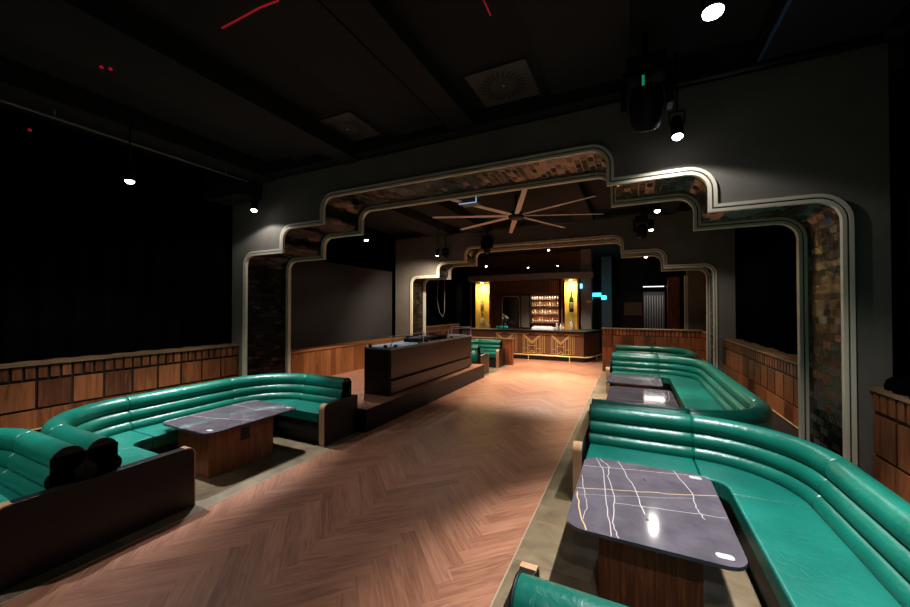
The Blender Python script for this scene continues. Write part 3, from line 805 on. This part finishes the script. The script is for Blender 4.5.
for k in range(5):
    a = k*1.3; tip = (-4.55+.10*math.cos(a), 14.0+.07*math.sin(a), ZB+.42+.06*(k%3))
    b = MB(); b.tube([(-4.55,14.0,ZB+.15),tip], .006, 6); st = b.build('stem', M['leaf'], root)
    b = MB(); b.lathe(tip[0],tip[1],tip[2]-.03,[(.01,0),(.04,.02),(.045,.05),(.015,.07)],8); b.build('blossom', M['petal'], st)
pr = None
for k, x in enumerate((-4.78,-4.68,-4.58,-4.48,-4.38)):
    if pr is None:
        pr = thing('tumbler','teal glass tumbler in the row on the bar by the mirror','glass',(x,13.7,ZB),'teal glasses on the bar')
        b = MB(); b.lathe(x,13.7,ZB+.001,[(.03,0),(.04,.12)],10); b.build('bowl', M['teal_glass'], pr)
    else: copy_tree(pr, (x, 13.7+.02*(k%2), ZB))
for k, x in enumerate((-5.25,-5.12)):
    if k == 0:
        p2 = thing('wine_glass','clear stemmed glass on the bar left of the teal tumblers','glass',(x,13.75,ZB),'stemmed glasses on the bar')
        b = MB(); b.lathe(x,13.75,ZB+.001,[(.035,0),(.006,.01),(.006,.08),(.03,.11),(.032,.17)],10); b.build('bowl', M['edge'], p2)
    else: copy_tree(p2, (x,13.75,ZB))
b = MB(); b.box(-1.80,-1.71,14.85,14.90,2.66,2.84); b_ = tag(b.build('exit_sign', M['exit'], loc=(-1.755,14.87,2.66)), 'small lit pale blue sign beside the right gold niche', 'sign')
b = MB(); b.box(-1.80,-1.42,15.15,15.44,0,ZC); tag(b.build('column', M['column'], loc=(-1.53,15.3,0)), 'grey square column at the right end of the bar', 'column')
root = thing('wall_lamp','small brass wall lamp on the grey column by the bar','lamp',(-1.5,15.1,2.1))
b = MB(); b.box(-1.60,-1.42,15.06,15.145,2.12,2.18); b.build('shade', M['brass'], root)
b = MB(); b.cyl((-1.51,15.10,1.98),(-1.51,15.10,2.119),.02,10); b.build('stem', M['brass'], root)
# distant room on the right
for x0,x1,z0,z1,l in ((-1.56,-1.18,2.40,2.56,'larger cyan neon sign glowing right of the bar'),(-1.17,-.97,2.26,2.44,'smaller cyan neon sign, lower and right of the larger one')):
    b = MB(); b.box(x0,x1,16.95,17.0,z0,z1); o = tag(b.build('neon_sign', M['cyan'], loc=((x0+x1)/2,17,z0)), l, 'neon sign')
b = MB(); b.box(-1.22,-.80,17.8,18.1,0,ZC); tag(b.build('column', M['column'], loc=(-1.0,18,0)), 'pale distant column below the cyan neon signs', 'column')
root = thing('linear_lamp','thin white linear lamp hanging in the far dark room','lamp',(.77,16,2.72))
b = MB(); b.box(.40,1.13,15.96,16.04,2.74,2.78); b.build('housing', M['black'], root)
b = MB(); b.box(.41,1.12,15.965,16.035,2.715,2.739); b.build('diffuser', M['linear'], root)
for x in (.45,1.08):
    b = MB(); b.cyl((x,16,2.78),(x,16,ZC-.001),.006,6); b.build('hanger', M['black'], root)
root = thing('wall_panel','pale grey ribbed panel standing below the linear lamp','panel',(.8,16.6,0))
b = MB(); b.box(.42,1.18,16.6,16.68,0,2.55); b.build('sheet', M['charcoal'], root)
for k in range(8):
    b = MB(); b.box(.47+.09*k,.50+.09*k,16.575,16.598,.3,2.4); b.build('rib', M['grey'], root)
root = thing('cabinet','dark tall cabinet with a lighter top door behind the half wall','cabinet',(.05,16,0))
b = MB(); b.box(-.30,.40,15.8,16.3,0,2.2); b.build('body', M['black'], root)
b = MB(); b.box(-.26,.36,15.775,15.799,1.62,2.12); b.build('door', M['grey'], root)
# pier with pale trims on the far right
root = thing('pier','grey pier with two pale trim lines beyond the far arch on the right','pier',(1.62,12.8,0))
b = MB(); b.box(1.50,1.9,12.55,13.05,0,ZC); b.build('shaft', M['plaster'], root)
for x in (1.40,1.455):
    b = MB(); b.box(x,x+.03,12.55,12.65,0,2.85); b.build('trim_strip', M['trim'], root)
b = MB(); b.box(1.05,1.38,13.6,13.7,0,2.9,0,.5); tag(b.build('wood_screen', M['walnut'], loc=(1.2,13.65,0)), 'narrow wood screen left of the grey far pier', 'screen')

# ------------------------------------------------------------------ ceiling fan
FX, FY, FZ = -2.13, 7.3, 3.80
root = thing('ceiling_fan', 'large eight blade ceiling fan hanging between the two arches', 'fan', (FX,FY,FZ))
b = MB(); b.cyl((FX,FY,FZ+.06),(FX,FY,ZC),.03,12); b.build('down_rod', M['black'], root)
b = MB(); b.lathe(FX,FY,FZ-.08,[(.05,0),(.15,.02),(.17,.09),(.12,.16),(.05,.2)],20); b.build('motor', M['black'], root)
for k in range(8):
    a = math.radians(21+45*k); d = Vector((math.cos(a), math.sin(a), 0)); n = Vector((-d.y, d.x, 0))
    b = MB(); rings = []
    for t, w in ((.16,.04),(.3,.055),(1.0,.05),(1.68,.042),(1.74,.025)):
        c = Vector((FX,FY,FZ)) + d*t; up = Vector((0,0,1))
        e = n*w + up*w*.12
        rings.append([c+e+up*.004, c-e+up*.004, c-e-up*.004, c+e-up*.004])
    b.rings(rings, 0, smooth=False); b.build('blade', M['fan_blade'], root)

# ------------------------------------------------------------------ ceiling diffusers
def diffuser(cx, cy, label, s=.31):
    root = thing('air_diffuser', label, 'air vent', (cx,cy,ZC-.02), 'square swirl air diffusers')
    b = MB(); b.box(cx-s,cx+s,cy-s,cy+s,ZC-.02,ZC-.001); pl = b.build('face_plate', M['grille'], root, .003)
    b = MB()
    for k in range(24):
        a = 2*PI*k/24; d = Vector((math.cos(a+.25),math.sin(a+.25))); c = Vector((cx+.185*math.cos(a), cy+.185*math.sin(a)))
        n = Vector((-d.y,d.x))*.010; p = c-d*.05; q = c+d*.06
        b.prism([(p.x+n.x,p.y+n.y),(p.x-n.x,p.y-n.y),(q.x-n.x,q.y-n.y),(q.x+n.x,q.y+n.y)], ZC-.0215, ZC-.0205)
    b.build('slots', M['black'], pl)
    b = MB(); b.lathe(cx,cy,ZC-.028,[(.005,0),(.012,.004),(.012,.008)],10); b.build('centre_screw', M['silver'], pl)
diffuser(-1.18, 3.60, 'square ceiling diffuser with radial slots above the middle of the first arch')
diffuser(-3.28, 3.60, 'darker square ceiling diffuser, left of the clearer one')

# ------------------------------------------------------------------ spotlights
def spot(pos, target, label, energy, cone=80, blend=.6, color=(1,.95,.88), lens='lens', r=.05, light=True, drop=True, lens_r=.85, soft=.028, wide=0, lobe=146):
    pos = Vector(pos); d = (Vector(target)-pos).normalized()
    root = thing('spotlight', label, 'spotlight', pos)
    q = d.to_track_quat('Z','Y').to_matrix()
    b = MB(); b.lathe(pos.x,pos.y,pos.z,[(r*.5,-.20),(r*.85,-.18),(r,-.12),(r,-.005),(r*.9,0)],18,M=q); b.build('housing', M['blackgloss'], root)
    b = MB(); b.lathe(pos.x,pos.y,pos.z,[(r*lens_r,.001),(r*lens_r*.95,.012),(r*lens_r*.6,.026),(r*.05,.032)],16,M=q); b.build('lens', M[lens], root)
    c = pos - d*.12
    b = MB(); 
    if drop:
        side = q @ Vector((1,0,0))
        b.tube([c+side*r*1.15, c+side*r*1.2+Vector((0,0,.12)), c-side*r*1.2+Vector((0,0,.12)), c-side*r*1.15], .008, 6)
        b.cyl(c+Vector((0,0,.12)), (c.x,c.y,ZC-.001), .009, 8)
    b.build('yoke', M['blackgloss'], root)
    if light:
        la = bpy.data.lights.new('lamp','SPOT'); la.energy = energy; la.spot_size = math.radians(cone); la.spot_blend = blend; la.color = color; la.shadow_soft_size = soft
        lo = bpy.data.objects.new('lamp', la); COL.objects.link(lo); lo.parent = root; lo.location = d*.06
        lo.rotation_euler = d.to_track_quat('-Z','Y').to_euler()
        if wide:
            la = bpy.data.lights.new('lamp_spill','SPOT'); la.energy = wide; la.spot_size = math.radians(lobe); la.spot_blend = .25 if lobe > 120 else .5; la.color = color; la.shadow_soft_size = soft
            lo = bpy.data.objects.new('lamp_spill', la); COL.objects.link(lo); lo.parent = root; lo.location = d*.06
            lo.rotation_euler = (0,0,0)
    return root
W = (1,.86,.70); K = (1,.94,.87); CL = (.95,.97,1)
spot((.38,3.80,3.44), (.45,3.0,0), 'bright white spotlight hanging before the right shoulder of the first arch', 350, 62, .45, CL, wide=14)
spot((-5.37,3.80,3.45), (-5.0,3.1,0), 'bright spotlight hanging before the left shoulder of the first arch', 380, 56, .5, CL, wide=12)
spot((.43,2.51,3.6), (.25,2.2,0), 'largest bright white downlight near the top edge, right of centre', 270, 62, .45, CL, r=.062, wide=72, lobe=108)
spot((-5.15,2.12,3.35), (-5.0,2.1,0), 'bright spotlight in front of the black curtain on the left', 280, 62, .5, CL, wide=72, lobe=108)
spot((-5.26,6.38,3.4), (-5.0,6.2,0), 'bright spotlight shining over the stage behind the first arch', 260, 70, .5, K, wide=4)
spot((.385,6.75,3.48), (.5,6.3,0), 'white spotlight right of the fan, upper of a close pair', 300, 66, .6, K, wide=15)
spot((.35,8.0,3.42), (.4,8.4,0), 'white spotlight right of the fan, lower of a close pair', 260, 66, .6, K, wide=30)
spot((-4.62,8.47,3.3), (-5.7,9.45,1.3), 'warm spotlight on the left shoulder of the far arch', 200, 120, .8, W, 'lens_warm', wide=30)
spot((.36,11.2,3.3), (.2,11.0,0), 'small spotlight just past the far arch on the right', 130, 100, .7, W, 'lens_warm')
spot((-2.1,10.6,3.95), (-2.1,9.0,0), 'small dark ceiling spotlight added out of view above the far arch beam', 1400, 66, .8, W, 'lens_warm')  # unseen lamp added to brighten the far aisle floor
spot((-2.3,11.4,3.7), (-2.4,11.3,0), 'small spotlight inside the far arch, over the aisle', 900, 80, .9, W, 'lens_warm', r=.04)
spot((-4.2,11.0,3.25), (-4.4,11.0,0), 'small spotlight over the small far booth', 130, 90, .8, W, 'lens_warm', r=.04)
spot((-3.2,12.4,3.3), (-3.2,13.5,.5), 'small spotlight above the left half of the bar', 200, 90, .8, W, 'lens_warm', r=.035)
spot((-2.2,12.4,3.32), (-2.2,13.5,.5), 'small spotlight above the right half of the bar', 200, 90, .8, W, 'lens_warm', r=.035)
# unseen lamps added behind the camera to light the near sofas
spot((-5.0,-.5,3.7), (-4.7,.2,0), 'unseen added spotlight over the nearest left booth', 200, 66, .6, CL)
spot((.5,-.5,3.7), (.4,.6,0), 'unseen added spotlight over the nearest right booth', 160, 66, .6, CL)

# moving heads
def moving_head(pos, s, label, tilt=.5, led=None):
    x, y, z = pos
    root = thing('moving_head', label, 'stage light', pos)
    b = MB(); b.box(x-.15*s,x+.15*s,y-.12*s,y+.12*s,z,z+.10*s); b.build('base', M['blackgloss'], root, .01)
    b = MB()
    for sx in (-1,1): b.box(x+sx*.17*s-.025*s,x+sx*.17*s+.025*s,y-.07*s,y+.07*s,z-.32*s,z-.02*s)
    b.box(x-.19*s,x+.19*s,y-.08*s,y+.08*s,z-.06*s,z-.001); b.build('yoke', M['blackgloss'], root, .008)
    q = Matrix.Rotation(tilt,3,'X') @ Matrix.Rotation(PI,3,'X')
    b = MB(); b.lathe(x,y,z-.26*s,[(.04*s,-.16*s),(.11*s,-.12*s),(.135*s,0),(.12*s,.14*s),(.10*s,.2*s)],18,M=q); hd = b.build('head', M['blackgloss'], root)
    b = MB(); b.lathe(x,y,z-.26*s,[(.09*s,.201*s),(.06*s,.215*s),(.01*s,.222*s)],16,M=q); b.build('lens', M['mirror'], hd)
    if led:
        b = MB(); b.box(x-.035*s,x-.015*s,y-.16*s,y-.15*s,z-.18*s,z-.10*s); b.build('status_light', M[led], hd)
    b = MB(); b.cyl((x,y,z+.10*s),(x,y,ZC-.001),.02*s,8); b.build('clamp_pole', M['blackgloss'], root)
    return root
moving_head((.12,3.45,3.88), 1.0, 'large black moving head light at the ceiling before the first arch', .5, 'green_led')
moving_head((.20,8.6,3.75), .8, 'black moving head light right of the fan before the far arch', .3)
moving_head((-3.55,9.35,3.78), .8, 'black moving head light overlapping the far arch trim', .2)
moving_head((-4.75,9.2,3.55), .5, 'small black moving head light left on the far arch wall', .3)

# pipes, duct, projector, red light streaks, cable
def pipe(pts, r, mat, name, label, cat):
    b = MB(); b.tube(pts, r, 8); return tag(b.build(name, mat, loc=pts[0]), label, cat)
pipe([(-5.45,-1.5,3.9),(-5.45,3.75,3.9)], .014, M['grey'], 'lighting_rail', 'thin grey lighting rail under the ceiling at upper left', 'rail')
for k, yy in enumerate((1.6, 3.4)):
    pipe([(-5.45,yy,3.915),(-5.45,yy,ZC-.001)], .008, M['grey'], 'rail_hanger', ['grey rod carrying the thin ceiling rail, nearer the left edge','grey rod carrying the thin ceiling rail, nearer the arch'][k], 'rod')
pipe([(.15,3.93,3.98),(1.75,3.93,3.98)], .03, M['black'], 'black_pipe', 'black pipe along the top of the first arch wall on the right', 'pipe')
root = thing('ceiling_duct','boxy black duct at upper right with blue light painted on its lower edge','duct',(1.3,2.0,3.98))
b = MB(); b.box(.98,1.72,-2,3.88,3.99,ZC-.001); b.build('casing', M['black'], root)
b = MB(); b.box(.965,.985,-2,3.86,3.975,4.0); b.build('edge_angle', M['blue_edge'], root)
root = thing('projector','pale boxy projector with glowing blue edges under the first arch','projector',(-2.5,6.0,3.72))
b = MB(); b.box(-2.77,-2.44,5.9,6.15,3.76,4.0); b.build('body', M['grey'], root)
b = MB(); b.box(-2.775,-2.435,5.89,5.905,3.752,3.764); b.box(-2.448,-2.436,5.89,5.905,3.764,4.0); b.build('lit_edge', M['blue_glow'], root)  # thin strips that glow pale blue
b = MB(); b.cyl((-2.6,6.02,4.0),(-2.6,6.02,ZC-.001),.03,10); b.build('mount', M['black'], root)
pipe([(-2.86,1.745,4.08),(-2.60,1.75,4.085),(-2.42,1.74,4.075),(-2.24,1.76,4.08)], .006, M['red'], 'red_light_streak', 'long thin glowing streak of red light at the top edge, left of centre', 'cable')  # streaks of red light, shaped as thin glowing tubes
pipe([(-.93,2.36,4.08),(-.934,2.54,4.08)], .005, M['red'], 'red_light_streak', 'short thin glowing streak of red light at the top edge above the square diffuser', 'cable')
for k,(p,l) in enumerate((((-4.385,1.585,4.12),'left red light of the pair on the ceiling'),((-4.345,1.635,4.12),'right red light of the pair on the ceiling'),((-5.62,1.47,3.75),'single small red light beside the ceiling rail at far left'))):
    b = MB(); b.lathe(*p,[(.004,-.012),(.014,-.008),(.015,0),(.01,.012)],10); tag(b.build('red_dot', M['red'], loc=p), l, 'light')  # small glowing red dots
pipe([(-5.9,10.9,2.9),(-5.95,10.9,2.2),(-5.85,10.9,1.75),(-5.72,10.9,1.6),(-5.66,10.9,1.8),(-5.66,10.9,2.9)], .012, M['grey'], 'hanging_cable', 'looped grey cable hanging before the far left curtain', 'cable')

# shelf strip lamps
for z in (1.60,1.91,2.22,2.42):
    la = bpy.data.lights.new('shelf_strip','AREA'); la.shape = 'RECTANGLE'; la.size = 1.1; la.size_y = .04; la.energy = 2.2; la.color = (1,.80,.58)
    lo = bpy.data.objects.new('shelf_strip', la); COL.objects.link(lo); lo.location = (-3.24, WY-.25, z-.03)
la = bpy.data.lights.new('neon_glow','POINT'); la.energy = 3; la.color = (.1,.75,1); la.shadow_soft_size = .1
lo = bpy.data.objects.new('neon_glow', la); COL.objects.link(lo); lo.location = (-1.1,16.8,2.4)
la = bpy.data.lights.new('linear_glow','AREA'); la.shape='RECTANGLE'; la.size=.7; la.size_y=.07; la.energy = 8; la.color = (1,.95,.88)
lo = bpy.data.objects.new('linear_glow', la); COL.objects.link(lo); lo.location = (.77,16,2.70)

# ------------------------------------------------------------------ world, camera, view
w = bpy.data.worlds.new('world'); scene.world = w; w.use_nodes = True
bg = w.node_tree.nodes['Background']; bg.inputs['Color'].default_value = (.55,.6,.7,1); bg.inputs['Strength'].default_value = .01
cam = bpy.data.cameras.new('camera'); co = bpy.data.objects.new('camera', cam); COL.objects.link(co)
co.location = (0,0,1.9); f = 365.0
co.rotation_euler = (PI/2+math.atan(4.5/f), 0, math.atan(176.5/f))
cam.sensor_width = 36; cam.lens = f*36/910; cam.clip_start = .05
scene.camera = co
vs = scene.view_settings
vs.view_transform = 'Standard'; vs.look = 'None'; vs.gamma = 1; vs.use_curve_mapping = False; vs.exposure = .6
